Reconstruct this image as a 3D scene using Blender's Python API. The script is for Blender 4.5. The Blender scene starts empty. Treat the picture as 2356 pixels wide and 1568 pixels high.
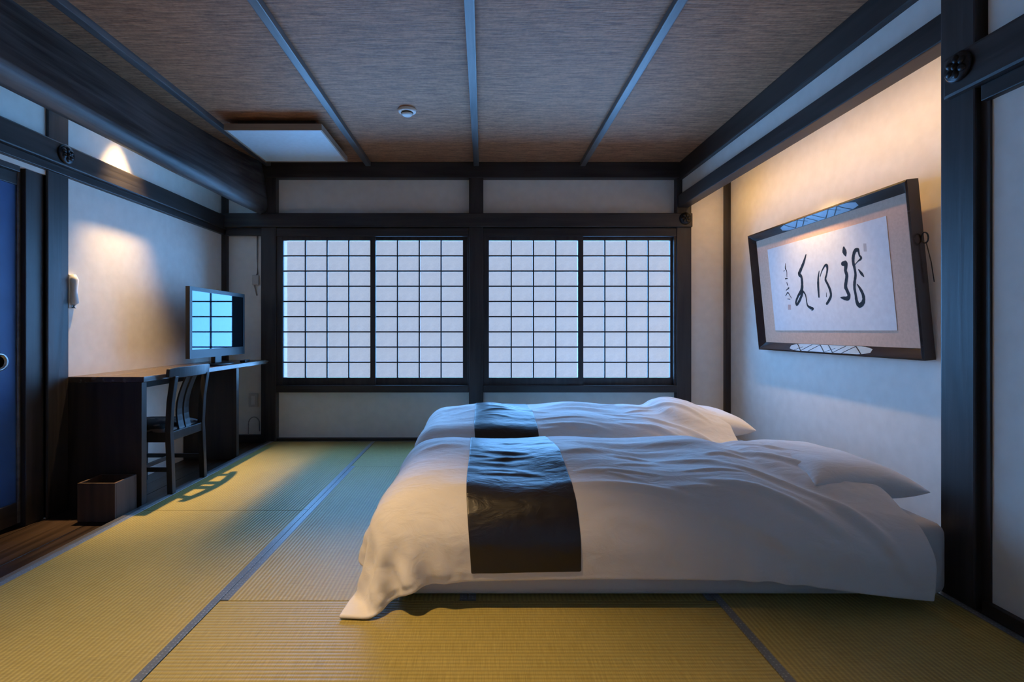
import bpy, bmesh, math, random
import numpy as np
from mathutils import Vector, noise

random.seed(7)
C = bpy.context.scene
COL = C.collection
F, H, VX, VY = 1180.0, 0.992, 1112.0, 760.0        # focal length, eye height, vanishing point (2356 x 1568 frame)
def PX(px, y): return (px - VX) / F * y            # used for reading real distances off the photograph
def PZ(py, y): return H + (VY - py) / F * y

# ------------------------------------------------------------------ camera, world, light, exposure
cam = bpy.data.cameras.new('camera'); cam.sensor_width = 36; cam.sensor_fit = 'HORIZONTAL'
cam.lens = F / 2356 * 36; cam.shift_x = 66 / 2356; cam.shift_y = -24 / 2356; cam.clip_start = .05
co = bpy.data.objects.new('camera', cam); COL.objects.link(co)
co.location = (0, 0, H); co.rotation_euler = (math.pi / 2, 0, 0); C.camera = co

w = bpy.data.worlds.new('world'); C.world = w; w.use_nodes = True
bg = w.node_tree.nodes['Background']; bg.inputs[0].default_value = (.17, .42, 1.0, 1); bg.inputs[1].default_value = .8

def lamp(name, kind, loc, energy, color, target=None, **kw):
    d = bpy.data.lights.new(name, kind); d.energy = energy; d.color = color
    for k, v in kw.items(): setattr(d, k, v)
    o = bpy.data.objects.new(name, d); COL.objects.link(o); o.location = loc
    if target is not None:
        o.rotation_euler = (Vector(target) - Vector(loc)).to_track_quat('-Z', 'Y').to_euler()
    return o
WARM = (1.0, .65, .30); DEEP = (1.0, .57, .17)
SKYBLUE = (.17, .49, 1.0)
# soft sky light falling in through the paper windows of the back wall
lamp('daylight', 'SUN', (0, 9, 2.2), 68.0, SKYBLUE, (0, 5, 1.2), angle=math.radians(140))
# downlight hidden behind the log beam, above the desk
lamp('desk_downlight', 'SPOT', (-2.21, 3.3, 2.50), 270, WARM, (-2.20, 3.3, 0), spot_size=math.radians(53), spot_blend=1, shadow_soft_size=.018)
lamp('desk_downlight', 'SPOT', (-2.21, 3.3, 2.50), 210, WARM, (-1.55, 3.2, 0), spot_size=math.radians(62), spot_blend=1, shadow_soft_size=.03)
# light strip hidden behind the lintel of the alcove
strip = lamp('alcove_strip', 'AREA', (1.868, 3.25, 2.155), 7, DEEP, None, shape='RECTANGLE', size=.025, size_y=2.4)
strip.rotation_euler = (0, math.radians(-48), 0)
lamp('alcove_downlight', 'SPOT', (1.872, 3.3, 2.155), 70, WARM, (2.12, 3.3, .3), spot_size=math.radians(84), spot_blend=1, shadow_soft_size=.02)
# ceiling downlight above the foot of the beds, just above the top of the picture
lamp('room_downlight', 'SPOT', (-.95, 1.28, 2.46), 225, WARM, (-.70, 1.02, 0), spot_size=math.radians(78), spot_blend=.8, shadow_soft_size=.05)

C.view_settings.view_transform = 'Standard'; C.view_settings.look = 'None'
C.view_settings.exposure = 0.0; C.view_settings.gamma = 1.0; C.view_settings.use_curve_mapping = False

# ------------------------------------------------------------------ materials
def newmat(name):
    m = bpy.data.materials.new(name); m.use_nodes = True
    nt = m.node_tree; b = nt.nodes['Principled BSDF']
    return m, nt, b
def N(nt, t, **kw):
    n = nt.nodes.new(t)
    for k, v in kw.items(): setattr(n, k, v)
    return n
def coords(nt, scale, kind='Object'):
    tc = N(nt, 'ShaderNodeTexCoord'); mp = N(nt, 'ShaderNodeMapping')
    mp.inputs['Scale'].default_value = scale
    nt.links.new(tc.outputs[kind], mp.inputs['Vector']); return mp.outputs[0]
def ramp(nt, fac, c0, c1, p0=.3, p1=.7):
    r = N(nt, 'ShaderNodeValToRGB')
    r.color_ramp.elements[0].position = p0; r.color_ramp.elements[1].position = p1
    r.color_ramp.elements[0].color = (*c0, 1); r.color_ramp.elements[1].color = (*c1, 1)
    nt.links.new(fac, r.inputs[0]); return r.outputs[0]
def bump(nt, b, height, strength, dist=.01):
    bp = N(nt, 'ShaderNodeBump'); bp.inputs['Strength'].default_value = strength; bp.inputs['Distance'].default_value = dist
    nt.links.new(height, bp.inputs['Height']); nt.links.new(bp.outputs[0], b.inputs['Normal'])
def noise_mat(name, c0, c1, rough=.6, scale=(8, 8, 8), nscale=1.0, detail=6, bs=0, bd=.004, metal=0, spec=.5):
    m, nt, b = newmat(name)
    v = coords(nt, scale)
    n = N(nt, 'ShaderNodeTexNoise'); n.inputs['Scale'].default_value = nscale; n.inputs['Detail'].default_value = detail
    nt.links.new(v, n.inputs['Vector'])
    nt.links.new(ramp(nt, n.outputs['Fac'], c0, c1), b.inputs['Base Color'])
    b.inputs['Roughness'].default_value = rough; b.inputs['Metallic'].default_value = metal
    b.inputs['Specular IOR Level'].default_value = spec
    if bs: bump(nt, b, n.outputs['Fac'], bs, bd)
    return m
def wood(name, axis, c0, c1, rough=.42, spec=.5):
    s = [26, 26, 26]; s[axis] = 1.6
    m, nt, b = newmat(name)
    v = coords(nt, tuple(s))
    n = N(nt, 'ShaderNodeTexNoise'); n.inputs['Scale'].default_value = 1.0; n.inputs['Detail'].default_value = 7; n.inputs['Distortion'].default_value = .6
    nt.links.new(v, n.inputs['Vector'])
    s2 = [3, 3, 3]; s2[axis] = 1.1
    v2 = coords(nt, tuple(s2)); n2 = N(nt, 'ShaderNodeTexNoise'); n2.inputs['Scale'].default_value = 1.3; n2.inputs['Detail'].default_value = 3
    nt.links.new(v2, n2.inputs['Vector'])
    mx = N(nt, 'ShaderNodeMath', operation='ADD'); nt.links.new(n.outputs['Fac'], mx.inputs[0])
    m2 = N(nt, 'ShaderNodeMath', operation='MULTIPLY'); m2.inputs[1].default_value = .6
    nt.links.new(n2.outputs['Fac'], m2.inputs[0]); nt.links.new(m2.outputs[0], mx.inputs[1])
    nt.links.new(ramp(nt, mx.outputs[0], c0, c1, .55, 1.05), b.inputs['Base Color'])
    rr = N(nt, 'ShaderNodeMapRange'); rr.inputs['To Min'].default_value = rough - .08; rr.inputs['To Max'].default_value = rough + .14
    nt.links.new(n.outputs['Fac'], rr.inputs['Value']); nt.links.new(rr.outputs[0], b.inputs['Roughness'])
    b.inputs['Specular IOR Level'].default_value = spec
    bump(nt, b, n.outputs['Fac'], .25, .004)
    return m
DK0, DK1 = (.012, .011, .012), (.045, .038, .036)
WX, WY, WZ = [wood('dark_wood_' + a, i, DK0, DK1) for i, a in enumerate('xyz')]
PLANK = wood('plank_wood', 1, (.012, .008, .006), (.06, .036, .024), .3)
LOG = wood('log_wood', 1, (.010, .011, .014), (.15, .145, .145), .5)
DESKW = wood('desk_wood', 2, (.012, .009, .008), (.04, .028, .022), .4)
DESKTOP = wood('desk_top_wood', 1, (.05, .035, .026), (.10, .072, .052), .22, .7)
BOXW = wood('box_wood', 2, (.03, .016, .01), (.10, .055, .033), .5)
CHAIRW = wood('chair_wood', 2, (.012, .012, .014), (.04, .038, .040), .35)
PLASTER = noise_mat('plaster', (.80, .77, .71), (.86, .83, .77), .9, (1, 1, 1), 14, 8, .12, .003, spec=.2)
BOARD = noise_mat('ceiling_edge_plaster', (.80, .77, .71), (.86, .83, .77), .9, (1, 1, 1), 14, 8, .12, .003, spec=.2)
BATTEN = wood('batten_wood', 1, (.05, .052, .056), (.14, .14, .145), .38, .8)

def ceiling_mat():
    m, nt, b = newmat('woven_ceiling_paper')
    v = coords(nt, (9, 95, 1)); n = N(nt, 'ShaderNodeTexNoise'); n.inputs['Scale'].default_value = 1; n.inputs['Detail'].default_value = 5
    n.inputs['Distortion'].default_value = .5; nt.links.new(v, n.inputs['Vector'])
    v2 = coords(nt, (60, 60, 1)); n2 = N(nt, 'ShaderNodeTexNoise'); n2.inputs['Scale'].default_value = 1; n2.inputs['Detail'].default_value = 2
    nt.links.new(v2, n2.inputs['Vector'])
    ad = N(nt, 'ShaderNodeMath', operation='MULTIPLY_ADD'); ad.inputs[1].default_value = .35
    nt.links.new(n2.outputs['Fac'], ad.inputs[0]); nt.links.new(n.outputs['Fac'], ad.inputs[2])
    nt.links.new(ramp(nt, ad.outputs[0], (.20, .088, .042), (.56, .27, .135), .45, .9), b.inputs['Base Color'])
    b.inputs['Roughness'].default_value = .6; bump(nt, b, ad.outputs[0], .6, .006); return m
CEIL = ceiling_mat()

def tatami_mat(name, ax):
    m, nt, b = newmat(name)
    tc = N(nt, 'ShaderNodeTexCoord'); sp = N(nt, 'ShaderNodeSeparateXYZ'); nt.links.new(tc.outputs['Object'], sp.inputs[0])
    ml = N(nt, 'ShaderNodeMath', operation='MULTIPLY'); ml.inputs[1].default_value = 2 * math.pi / .0165
    nt.links.new(sp.outputs[ax], ml.inputs[0])
    sn = N(nt, 'ShaderNodeMath', operation='SINE'); nt.links.new(ml.outputs[0], sn.inputs[0])
    ab = N(nt, 'ShaderNodeMapRange'); ab.inputs['From Min'].default_value = -1; ab.inputs['From Max'].default_value = 1
    nt.links.new(sn.outputs[0], ab.inputs['Value'])
    # fine rushes run across the ribs
    s = [14, 14, 1]; s[1 - ax] = 420
    v = coords(nt, tuple(s)); n = N(nt, 'ShaderNodeTexNoise'); n.inputs['Scale'].default_value = 1; n.inputs['Detail'].default_value = 2
    nt.links.new(v, n.inputs['Vector'])
    v2 = coords(nt, (1.3, 1.3, 1)); n2 = N(nt, 'ShaderNodeTexNoise'); n2.inputs['Scale'].default_value = 1.2; n2.inputs['Detail'].default_value = 3
    nt.links.new(v2, n2.inputs['Vector'])
    c = ramp(nt, n.outputs['Fac'], (.36, .29, .085), (.50, .41, .135), .3, .7)
    mxa = N(nt, 'ShaderNodeMix', data_type='RGBA', blend_type='MULTIPLY'); mxa.inputs['Factor'].default_value = 1
    nt.links.new(c, mxa.inputs['A'])
    nt.links.new(ramp(nt, ab.outputs[0], (.78, .78, .76), (1, 1, 1), 0, .75), mxa.inputs['B'])
    mxb = N(nt, 'ShaderNodeMix', data_type='RGBA', blend_type='MULTIPLY'); mxb.inputs['Factor'].default_value = 1
    nt.links.new(mxa.outputs['Result'], mxb.inputs['A'])
    nt.links.new(ramp(nt, n2.outputs['Fac'], (.86, .88, .84), (1, 1, 1), .35, .65), mxb.inputs['B'])
    nt.links.new(mxb.outputs['Result'], b.inputs['Base Color'])
    b.inputs['Roughness'].default_value = .5; b.inputs['Specular IOR Level'].default_value = .45
    bump(nt, b, ab.outputs[0], .5, .0025); return m
TAT_Y = tatami_mat('tatami_ribs_along_depth', 0)      # ribs vary with X
TAT_X = tatami_mat('tatami_ribs_across', 1)

def heri_mat():
    m, nt, b = newmat('tatami_edge_cloth')
    v = coords(nt, (75, 75, 1)); vo = N(nt, 'ShaderNodeTexVoronoi'); vo.inputs['Scale'].default_value = 1; vo.inputs['Randomness'].default_value = .25
    nt.links.new(v, vo.inputs['Vector'])
    nt.links.new(ramp(nt, vo.outputs['Distance'], (.30, .34, .36), (.085, .10, .115), .12, .3), b.inputs['Base Color'])
    b.inputs['Roughness'].default_value = .36; b.inputs['Sheen Weight'].default_value = .4; b.inputs['Specular IOR Level'].default_value = .8; return m
HERI = heri_mat()

def paper_mat():
    m, nt, b = newmat('shoji_paper')
    v = coords(nt, (1, 1, 1)); n = N(nt, 'ShaderNodeTexNoise'); n.inputs['Scale'].default_value = 42; n.inputs['Detail'].default_value = 6; n.inputs['Distortion'].default_value = 1.5
    nt.links.new(v, n.inputs['Vector'])
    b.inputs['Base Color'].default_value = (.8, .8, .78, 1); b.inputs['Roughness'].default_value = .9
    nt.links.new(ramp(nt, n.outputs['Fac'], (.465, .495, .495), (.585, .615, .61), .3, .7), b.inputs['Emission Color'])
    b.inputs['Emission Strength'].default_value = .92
    tr = N(nt, 'ShaderNodeBsdfTransparent'); tr.inputs[0].default_value = (.8, .9, 1, 1)
    mx = N(nt, 'ShaderNodeMixShader'); mx.inputs[0].default_value = .35
    nt.links.new(b.outputs[0], mx.inputs[1]); nt.links.new(tr.outputs[0], mx.inputs[2])
    nt.links.new(mx.outputs[0], nt.nodes['Material Output'].inputs['Surface'])
    return m
PAPER = paper_mat()

def cloth(name, c, rough=.75, sheen=.35):
    m, nt, b = newmat(name)
    v = coords(nt, (1, 1, 1)); n = N(nt, 'ShaderNodeTexNoise'); n.inputs['Scale'].default_value = 500; n.inputs['Detail'].default_value = 2
    nt.links.new(v, n.inputs['Vector'])
    v2 = coords(nt, (7, 16, 10)); n2 = N(nt, 'ShaderNodeTexNoise'); n2.inputs['Scale'].default_value = 1.6; n2.inputs['Detail'].default_value = 4; n2.inputs['Distortion'].default_value = .8
    nt.links.new(v2, n2.inputs['Vector'])
    ad = N(nt, 'ShaderNodeMath', operation='MULTIPLY_ADD'); ad.inputs[1].default_value = .04
    nt.links.new(n.outputs['Fac'], ad.inputs[0]); nt.links.new(n2.outputs['Fac'], ad.inputs[2])
    b.inputs['Base Color'].default_value = (*c, 1); b.inputs['Roughness'].default_value = rough
    b.inputs['Sheen Weight'].default_value = sheen; b.inputs['Specular IOR Level'].default_value = .3
    bump(nt, b, ad.outputs[0], .35, .012); return m
WHITE = cloth('white_cotton', (.80, .78, .77))
SHEET = cloth('white_sheet', (.72, .71, .71))
BAND = cloth('charcoal_satin', (.008, .006, .007), .40, .03)
BAND.node_tree.nodes['Principled BSDF'].inputs['Specular IOR Level'].default_value = .7

def plain(name, c, rough=.5, metal=0, spec=.5, emit=None):
    return noise_mat(name, tuple(x * .93 for x in c), c, rough, (30, 30, 30), 1, 3, 0, metal=metal, spec=spec)
TVBLACK = plain('tv_black_plastic', (.006, .006, .007), .35, 0, .25)
SCREEN = plain('tv_screen', (.085, .14, .19), .03, .95, 1.0)
WHITEP = plain('white_plastic', (.78, .78, .76), .4)
CREAMP = plain('pale_grey_plastic', (.55, .54, .52), .5)
LAMPW = plain('lamp_diffuser_acrylic', (.74, .90, .98), .25, 0, .8)
LAMPB = wood('lamp_frame_wood', 0, (.30, .24, .19), (.42, .35, .28), .5)
LAMPD = plain('lamp_base_dark', (.05, .03, .022), .6)
LACQ = wood('frame_lacquer', 1, (.010, .006, .005), (.022, .012, .010), .20, .7)
SILK = noise_mat('mount_silk', (.62, .38, .26), (.70, .44, .31), .75, (60, 60, 60), 1, 3, .1, .002)
INK = plain('black_ink', (.012, .013, .017), .7, 0, .2)
WASHI = noise_mat('white_paper', (.66, .66, .67), (.73, .73, .74), .85, (30, 30, 30), 1, 5)
SEAL = plain('faded_red_seal', (.50, .38, .36), .8)
SEALG = plain('faded_grey_seal', (.47, .43, .43), .8)
INLAY = plain('silver_inlay', (.36, .47, .56), .3, .3)
IRON = noise_mat('black_iron', (.012, .012, .014), (.05, .05, .055), .35, (60, 60, 60), 1, 3, .3, .003, .7)
BRASS = plain('dull_metal', (.35, .34, .33), .3, .9)
BLUEDOOR = noise_mat('indigo_door_paper', (.025, .085, .27), (.035, .11, .33), .55, (8, 8, 8), 1, 4)
CABLE = plain('grey_cable', (.33, .32, .31), .5)
BLACKC = plain('black_cable', (.02, .02, .02), .5)
def seat_mat():
    m, nt, b = newmat('patterned_seat_fabric')
    v = coords(nt, (1, 1, 1)); n = N(nt, 'ShaderNodeTexWave'); n.wave_type = 'RINGS'; n.inputs['Scale'].default_value = 9; n.inputs['Distortion'].default_value = 9; n.inputs['Detail'].default_value = 2
    nt.links.new(v, n.inputs['Vector'])
    nt.links.new(ramp(nt, n.outputs['Fac'], (.012, .011, .011), (.16, .12, .10), .7, .95), b.inputs['Base Color'])
    b.inputs['Roughness'].default_value = .6; return m
SEATF = seat_mat()

# ------------------------------------------------------------------ mesh helpers
class MB:
    def __init__(s): s.v = []; s.f = []
    def box(s, x0, x1, y0, y1, z0, z1):
        i = len(s.v)
        s.v += [(x0, y0, z0), (x1, y0, z0), (x1, y1, z0), (x0, y1, z0), (x0, y0, z1), (x1, y0, z1), (x1, y1, z1), (x0, y1, z1)]
        s.f += [tuple(i + k for k in q) for q in ((0, 3, 2, 1), (4, 5, 6, 7), (0, 1, 5, 4), (1, 2, 6, 5), (2, 3, 7, 6), (3, 0, 4, 7))]
        return s
    def quad(s, a, b, c, d):
        i = len(s.v); s.v += [a, b, c, d]; s.f.append((i, i + 1, i + 2, i + 3)); return s
    def loft(s, rings, close=True, caps=True):
        i = len(s.v); n = len(rings[0])
        for r in rings: s.v += [tuple(p) for p in r]
        for a in range(len(rings) - 1):
            for k in range(n if close else n - 1):
                k2 = (k + 1) % n
                s.f.append((i + a * n + k, i + a * n + k2, i + (a + 1) * n + k2, i + (a + 1) * n + k))
        if caps and close:
            s.f.append(tuple(i + k for k in reversed(range(n)))); j = i + (len(rings) - 1) * n
            s.f.append(tuple(j + k for k in range(n)))
        return s
    def tube(s, pts, r, n=8):
        pts = [Vector(p) for p in pts]; rings = []; up = Vector((0, 0, 1))
        for k, p in enumerate(pts):
            t = (pts[min(k + 1, len(pts) - 1)] - pts[max(k - 1, 0)]).normalized()
            a = t.cross(up)
            if a.length < .05: a = t.cross(Vector((1, 0, 0)))
            a.normalize(); b2 = t.cross(a)
            rr = r[k] if isinstance(r, (list, tuple)) else r
            rings.append([p + (a * math.cos(2 * math.pi * q / n) + b2 * math.sin(2 * math.pi * q / n)) * rr for q in range(n)])
        return s.loft(rings)
    def lathe(s, prof, c=(0, 0, 0), axis='z', n=32):
        rings = []
        for r, h in prof:
            ring = []
            for q in range(n):
                a = 2 * math.pi * q / n; x, y = r * math.cos(a), r * math.sin(a)
                p = {'z': (x, y, h), 'x': (h, x, y), 'y': (x, h, y)}[axis]
                ring.append((p[0] + c[0], p[1] + c[1], p[2] + c[2]))
            rings.append(ring)
        return s.loft(rings)
def obj(name, mb, mat, parent=None, bevel=0, smooth=False, loc=None, segs=2):
    me = bpy.data.meshes.new(name)
    me.from_pydata([tuple(p) for p in mb.v], [], mb.f)
    bm = bmesh.new(); bm.from_mesh(me)
    bmesh.ops.recalc_face_normals(bm, faces=bm.faces)
    if bevel:
        bmesh.ops.bevel(bm, geom=list(bm.edges), offset=bevel, segments=segs, affect='EDGES', profile=.6, clamp_overlap=True)
    bm.to_mesh(me); bm.free()
    me.materials.append(mat)
    if smooth:
        for p in me.polygons: p.use_smooth = True
    o = bpy.data.objects.new(name, me); COL.objects.link(o)
    if parent: o.parent = parent
    if loc: o.location = loc
    return o
def share(src, parent, loc, name=None):
    c = src.copy(); COL.objects.link(c); c.parent = parent; c.location = loc
    if name: c.name = name
    return c
def tag(o, label, cat, group=None):
    o['label'] = label; o['category'] = cat
    if group: o['group'] = group
    return o
def thing(name, label, cat, loc=(0, 0, 0), rz=0, group=None):
    o = bpy.data.objects.new(name, None); COL.objects.link(o); o.location = loc; o.rotation_euler = (0, 0, rz); o.empty_display_size = .1
    return tag(o, label, cat, group)
def struct(name, mb, mat, parent=None, bevel=0):
    o = obj(name, mb, mat, parent, bevel)
    if not parent: o['kind'] = 'structure'
    return o
TN = [0]
def trim(mb, mat, bevel=.006, label=None):
    TN[0] += 1
    o = struct('trim_%d' % TN[0], mb, mat, None, bevel)
    if label: o['label'] = label
    return o

# ------------------------------------------------------------------ the room
YB = 4.665          # plaster of the back wall
YP = 4.60           # front of its pillars
REAR = -1.3
XL, XR = -2.36, 2.23
A, B_, C_, D_, E_ = -1.905, -.968, -.057, .854, 1.745   # tatami columns

fl = struct('floor', MB().box(-2.64, 2.4, REAR, 4.9, -.16, -.06), PLANK)
def mat_piece(x0, x1, y0, y1, along):
    g = .0012
    m = obj('tatami_mat', MB().box(x0 + g, x1 - g, y0 + g, y1 - g, -.058, 0), TAT_Y if along == 'y' else TAT_X, fl, .002)
    hw = .029
    if along == 'x': return
    for e in (0, 1):
        if along == 'y':
            a = (x0 + g if e == 0 else x1 - g - hw); bx = (a, a + hw, y0 + g, y1 - g)
        else:
            a = (y0 + g if e == 0 else y1 - g - hw); bx = (x0 + g, x1 - g, a, a + hw)
        h = obj('edge_band', MB().box(*bx, -.002, .0022), HERI, m, .0008, segs=1)
for y0, y1 in ((2.833, YP - .01), (1.013, 2.833), (-.807, 1.013)):
    mat_piece(A, B_, y0, y1, 'y')
mat_piece(B_, D_, 3.76, YP - .01, 'x')
for x0, x1 in ((B_, C_), (C_, D_)):
    mat_piece(x0, x1, 1.885, 3.76, 'y')
mat_piece(B_, D_, .975, 1.885, 'x')
mat_piece(B_, D_, .065, .975, 'x')
for y0, y1 in ((2.78, YP - .01), (.96, 2.78), (-.86, .96)):
    mat_piece(D_, E_, y0, y1, 'y')
# wooden strip of floor along the left wall, boards one by one
xs = [-2.5, -2.36, -2.22, -2.08, -1.935]
for i in range(len(xs) - 1):
    obj('floorboard', MB().box(xs[i] + .0015, xs[i + 1] - .0015, REAR, YB, -.06, -.022 - .001 * (i % 2)), PLANK, fl, .002)
obj('border_strip', MB().box(-1.934, A - .001, REAR, YP, -.06, .003), BATTEN, fl, .002)
obj('border_strip', MB().box(E_ + .001, 1.80, REAR, YP, -.06, .004), WY, fl, .002)
for i in range(4):
    obj('floorboard', MB().box(1.80 + i * .108, 1.906 + i * .108, 1.96, YB, -.06, -.01), PLANK, fl, .002)

# ceiling: woven panels between battens
ce = struct('ceiling', MB().box(-2.17, 2.3, REAR, 4.9, 2.53, 2.60), WY)
bx = [-1.925, -1.03, -.063, .89]
edges = [-2.165] + bx + [1.80]
for i in range(5):
    obj('ceiling_panel', MB().box(edges[i] + .002, edges[i + 1] - .002, REAR, YB, 2.5, 2.53), CEIL, ce)
for x in bx:
    obj('batten', MB().box(x - .024, x + .024, REAR, YB - .02, 2.462, 2.502), BATTEN, ce, .005)
obj('upper_ceiling', MB().box(-2.5, -2.165, REAR, 4.9, 2.80, 2.86), PLASTER, ce)
obj('upper_ceiling', MB().box(1.86, 2.4, 1.9, 4.9, 2.47, 2.52), PLASTER, ce)

# back wall: plaster panels round the window openings
WZ0, WZ1 = .433, 1.86
wb = MB()
for x0, x1 in ((-2.5, -1.84), (-.15, .01), (1.74, 2.4)): wb.box(x0, x1, YB, YB + .1, -.1, 2.86)
for x0, x1 in ((-1.84, -.15), (.01, 1.74)):
    wb.box(x0, x1, YB, YB + .1, -.1, WZ0 + .02); wb.box(x0, x1, YB, YB + .1, WZ1 - .01, 2.86)
struct('wall_back', wb, PLASTER)
wl = MB().box(XL - .12, XL, 2.765, YB + .05, -.1, 2.86).box(XL - .12, XL, REAR, 2.765, 1.83, 2.86).box(XL - .12, XL, REAR, 1.4, -.1, 1.83)
wl.box(XL - .26, XL - .12, REAR, YB + .05, -.2, 2.86)
struct('wall_left', wl, PLASTER)
struct('wall_rear', MB().box(-2.6, 2.4, REAR - .1, REAR, -.1, 2.86), PLASTER)
struct('wall_right', MB().box(1.772, 1.90, REAR, 1.80, -.1, 2.6).box(1.785, 1.835, 1.9, YB, 2.18, 2.52), PLASTER)
struct('wall_alcove', MB().box(XR, XR + .1, 1.85, YB + .05, -.1, 2.6).box(1.80, XR + .1, 1.80, 1.955, -.1, 2.6), PLASTER)

# pillars
P_L0, P_L1 = PX(600, YP), PX(635, YP)
P_C0, P_C1 = PX(1079, YP), PX(1112, YP)
P_R0, P_R1 = PX(1557, YP), PX(1591, YP)
for a, b, nm in ((P_L0, P_L1, 'dark pillar at the left end of the windows'), (P_C0, P_C1, 'dark pillar between the two windows'), (P_R0, P_R1, 'dark pillar at the right end of the windows')):
    trim(MB().box(a, b, YP, YP + .135, 0 if a > -1.9 else -.02, 2.5), WZ, .006, nm)
trim(MB().box(XL - .02, XL + .012, 2.765, 2.905, -.022, 2.80), WZ, .006, 'dark pillar on the left wall beside the desk')
trim(MB().box(1.742, 1.86, 1.818, 1.955, 0, 2.5), WZ, .006, 'dark near pillar at the edge of the alcove')
trim(MB().box(1.765, 1.84, 1.785, 1.82, 0, 1.86), WZ, .003, 'narrow dark jamb beside the near pillar')
trim(MB().box(XL - .01, XL + .045, YB - .045, YB + .01, -.02, 2.8), WZ, .003, 'thin dark corner post behind the television')
trim(MB().box(XR - .047, XR + .01, YB - .045, YB + .01, -.01, 2.48), WZ, .003, 'thin dark corner post in the alcove')
# back wall rails
trim(MB().box(P_L0, P_R1, YP - .012, YB + .02, PZ(409, YP), 2.5), WX, .006, 'dark beam above the white transom panels')
trim(MB().box(XL, P_R1, YP - .028, YB + .02, PZ(523, YP), PZ(491, YP)), WX, .008, 'dark rail across the back wall above the windows')
for a, b in ((P_L1, P_C0), (P_C1, P_R0)):
    trim(MB().box(a, b, YP + .005, YB + .06, PZ(543, YP), PZ(524, YP)), WX, .004, 'window head rail')
    trim(MB().box(a, b, YP - .012, YB + .06, PZ(902, YP), PZ(886, YP)), WX, .004, 'window sill rail')
trim(MB().box(XL, P_L0, YP + .02, YB + .01, PZ(540, YP), PZ(523, YP)), WX, .004, 'short rail in the left corner')
trim(MB().box(P_L1, P_R0, YP + .02, YB + .01, 0, .022), WX, .003, 'floor trim under the windows')
trim(MB().box(XL, P_L0, YP + .03, YB + .01, -.022, .05), WX, .003, 'floor trim in the left corner')
# left wall rail, beam
trim(MB().box(XL - .01, XL + .05, REAR, YB - .02, 1.90, 2.022), WY, .008, 'dark rail along the left wall')
trim(MB().box(XL - .01, XL + .03, REAR, YB - .02, 1.855, 1.90), WY, .004, 'lower lip of the left wall rail')
def log_beam():
    rings = []
    for k in range(60):
        y = REAR + (YP + .02 - REAR) * k / 59
        t = max(0, (y - 3.3) / (YP - 3.3)); s = t * t
        wob = lambda q: .012 * noise.noise(Vector((q * 3.1, y * 1.1, .3)))
        dx = .0
        topx = -2.15 + .17 * s
        f = lambda z: -1.934 + (topx + 1.934) * (z - 2.08) / .42
        prof = [(-2.056, 2.07), (-2.045, 2.03), (-1.985, 2.012), (-1.945, 2.045), (-1.932, 2.075), (f(2.10), 2.10), (f(2.2), 2.2), (f(2.3), 2.3), (f(2.4), 2.4), (f(2.48), 2.48), (topx - .004, 2.502), (topx - .012, 2.54), (-2.175, 2.54), (-2.162, 2.40), (-2.105, 2.2)]
        rings.append([(px + wob(i) + dx, y, pz + .02 * t + wob(i + 20)) for i, (px, pz) in enumerate(prof)])
    return MB().loft(rings)
lb = trim(log_beam(), LOG, 0, 'heavy rough log beam along the left side of the ceiling')
for p in lb.data.polygons: p.use_smooth = True
# right side: ceiling beam, lintel over the alcove, near wall rails
trim(MB().box(1.755, 1.86, REAR, YB, 2.345, 2.5), WY, .01, 'dark beam where the right wall meets the ceiling')
trim(MB().box(1.748, 1.842, 1.95, YB, 2.095, 2.205), WY, .006, 'dark lintel over the bed alcove')
trim(MB().box(1.722, 1.78, REAR, 1.925, 1.852, 2.005), WY, .012, 'dark rail on the near right wall')
trim(MB().box(1.745, 1.79, REAR, 1.80, 1.795, 1.852), WY, .004, 'lower lip of the near right rail')
struct('baseboard_right', MB().box(1.748, 1.79, REAR, 1.80, 0, .045), WY, None, .004)

# sliding door at the far left
dr = struct('door_1', MB().box(XL - .075, XL - .045, 1.55, 2.64, .0, 1.83), BLUEDOOR, None, .003)
obj('door_stile', MB().box(XL - .08, XL - .035, 2.638, 2.655, 0, 1.83), BATTEN, dr, .003)
obj('door_rail', MB().box(XL - .08, XL - .036, 1.55, 2.637, 1.74, 1.83), WY, dr, .003)
obj('door_rail', MB().box(XL - .08, XL - .036, 1.55, 2.637, 0, .11), WY, dr, .003)
obj('door_pull', MB().lathe([(.0, .0), (.030, 0), (.034, .006), (.044, .009), (.046, .004), (.046, -.004)][::-1], (XL - .045, 2.545, .835), 'x', 24), BRASS, dr, 0, True)
trim(MB().box(XL - .11, XL - .01, 2.656, 2.765, -.022, 1.86), WZ, .004, 'dark door jamb beside the left pillar')
trim(MB().box(XL - .11, XL - .005, 1.4, 2.62, 1.80, 1.86), WY, .004, 'dark door head rail')

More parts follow.
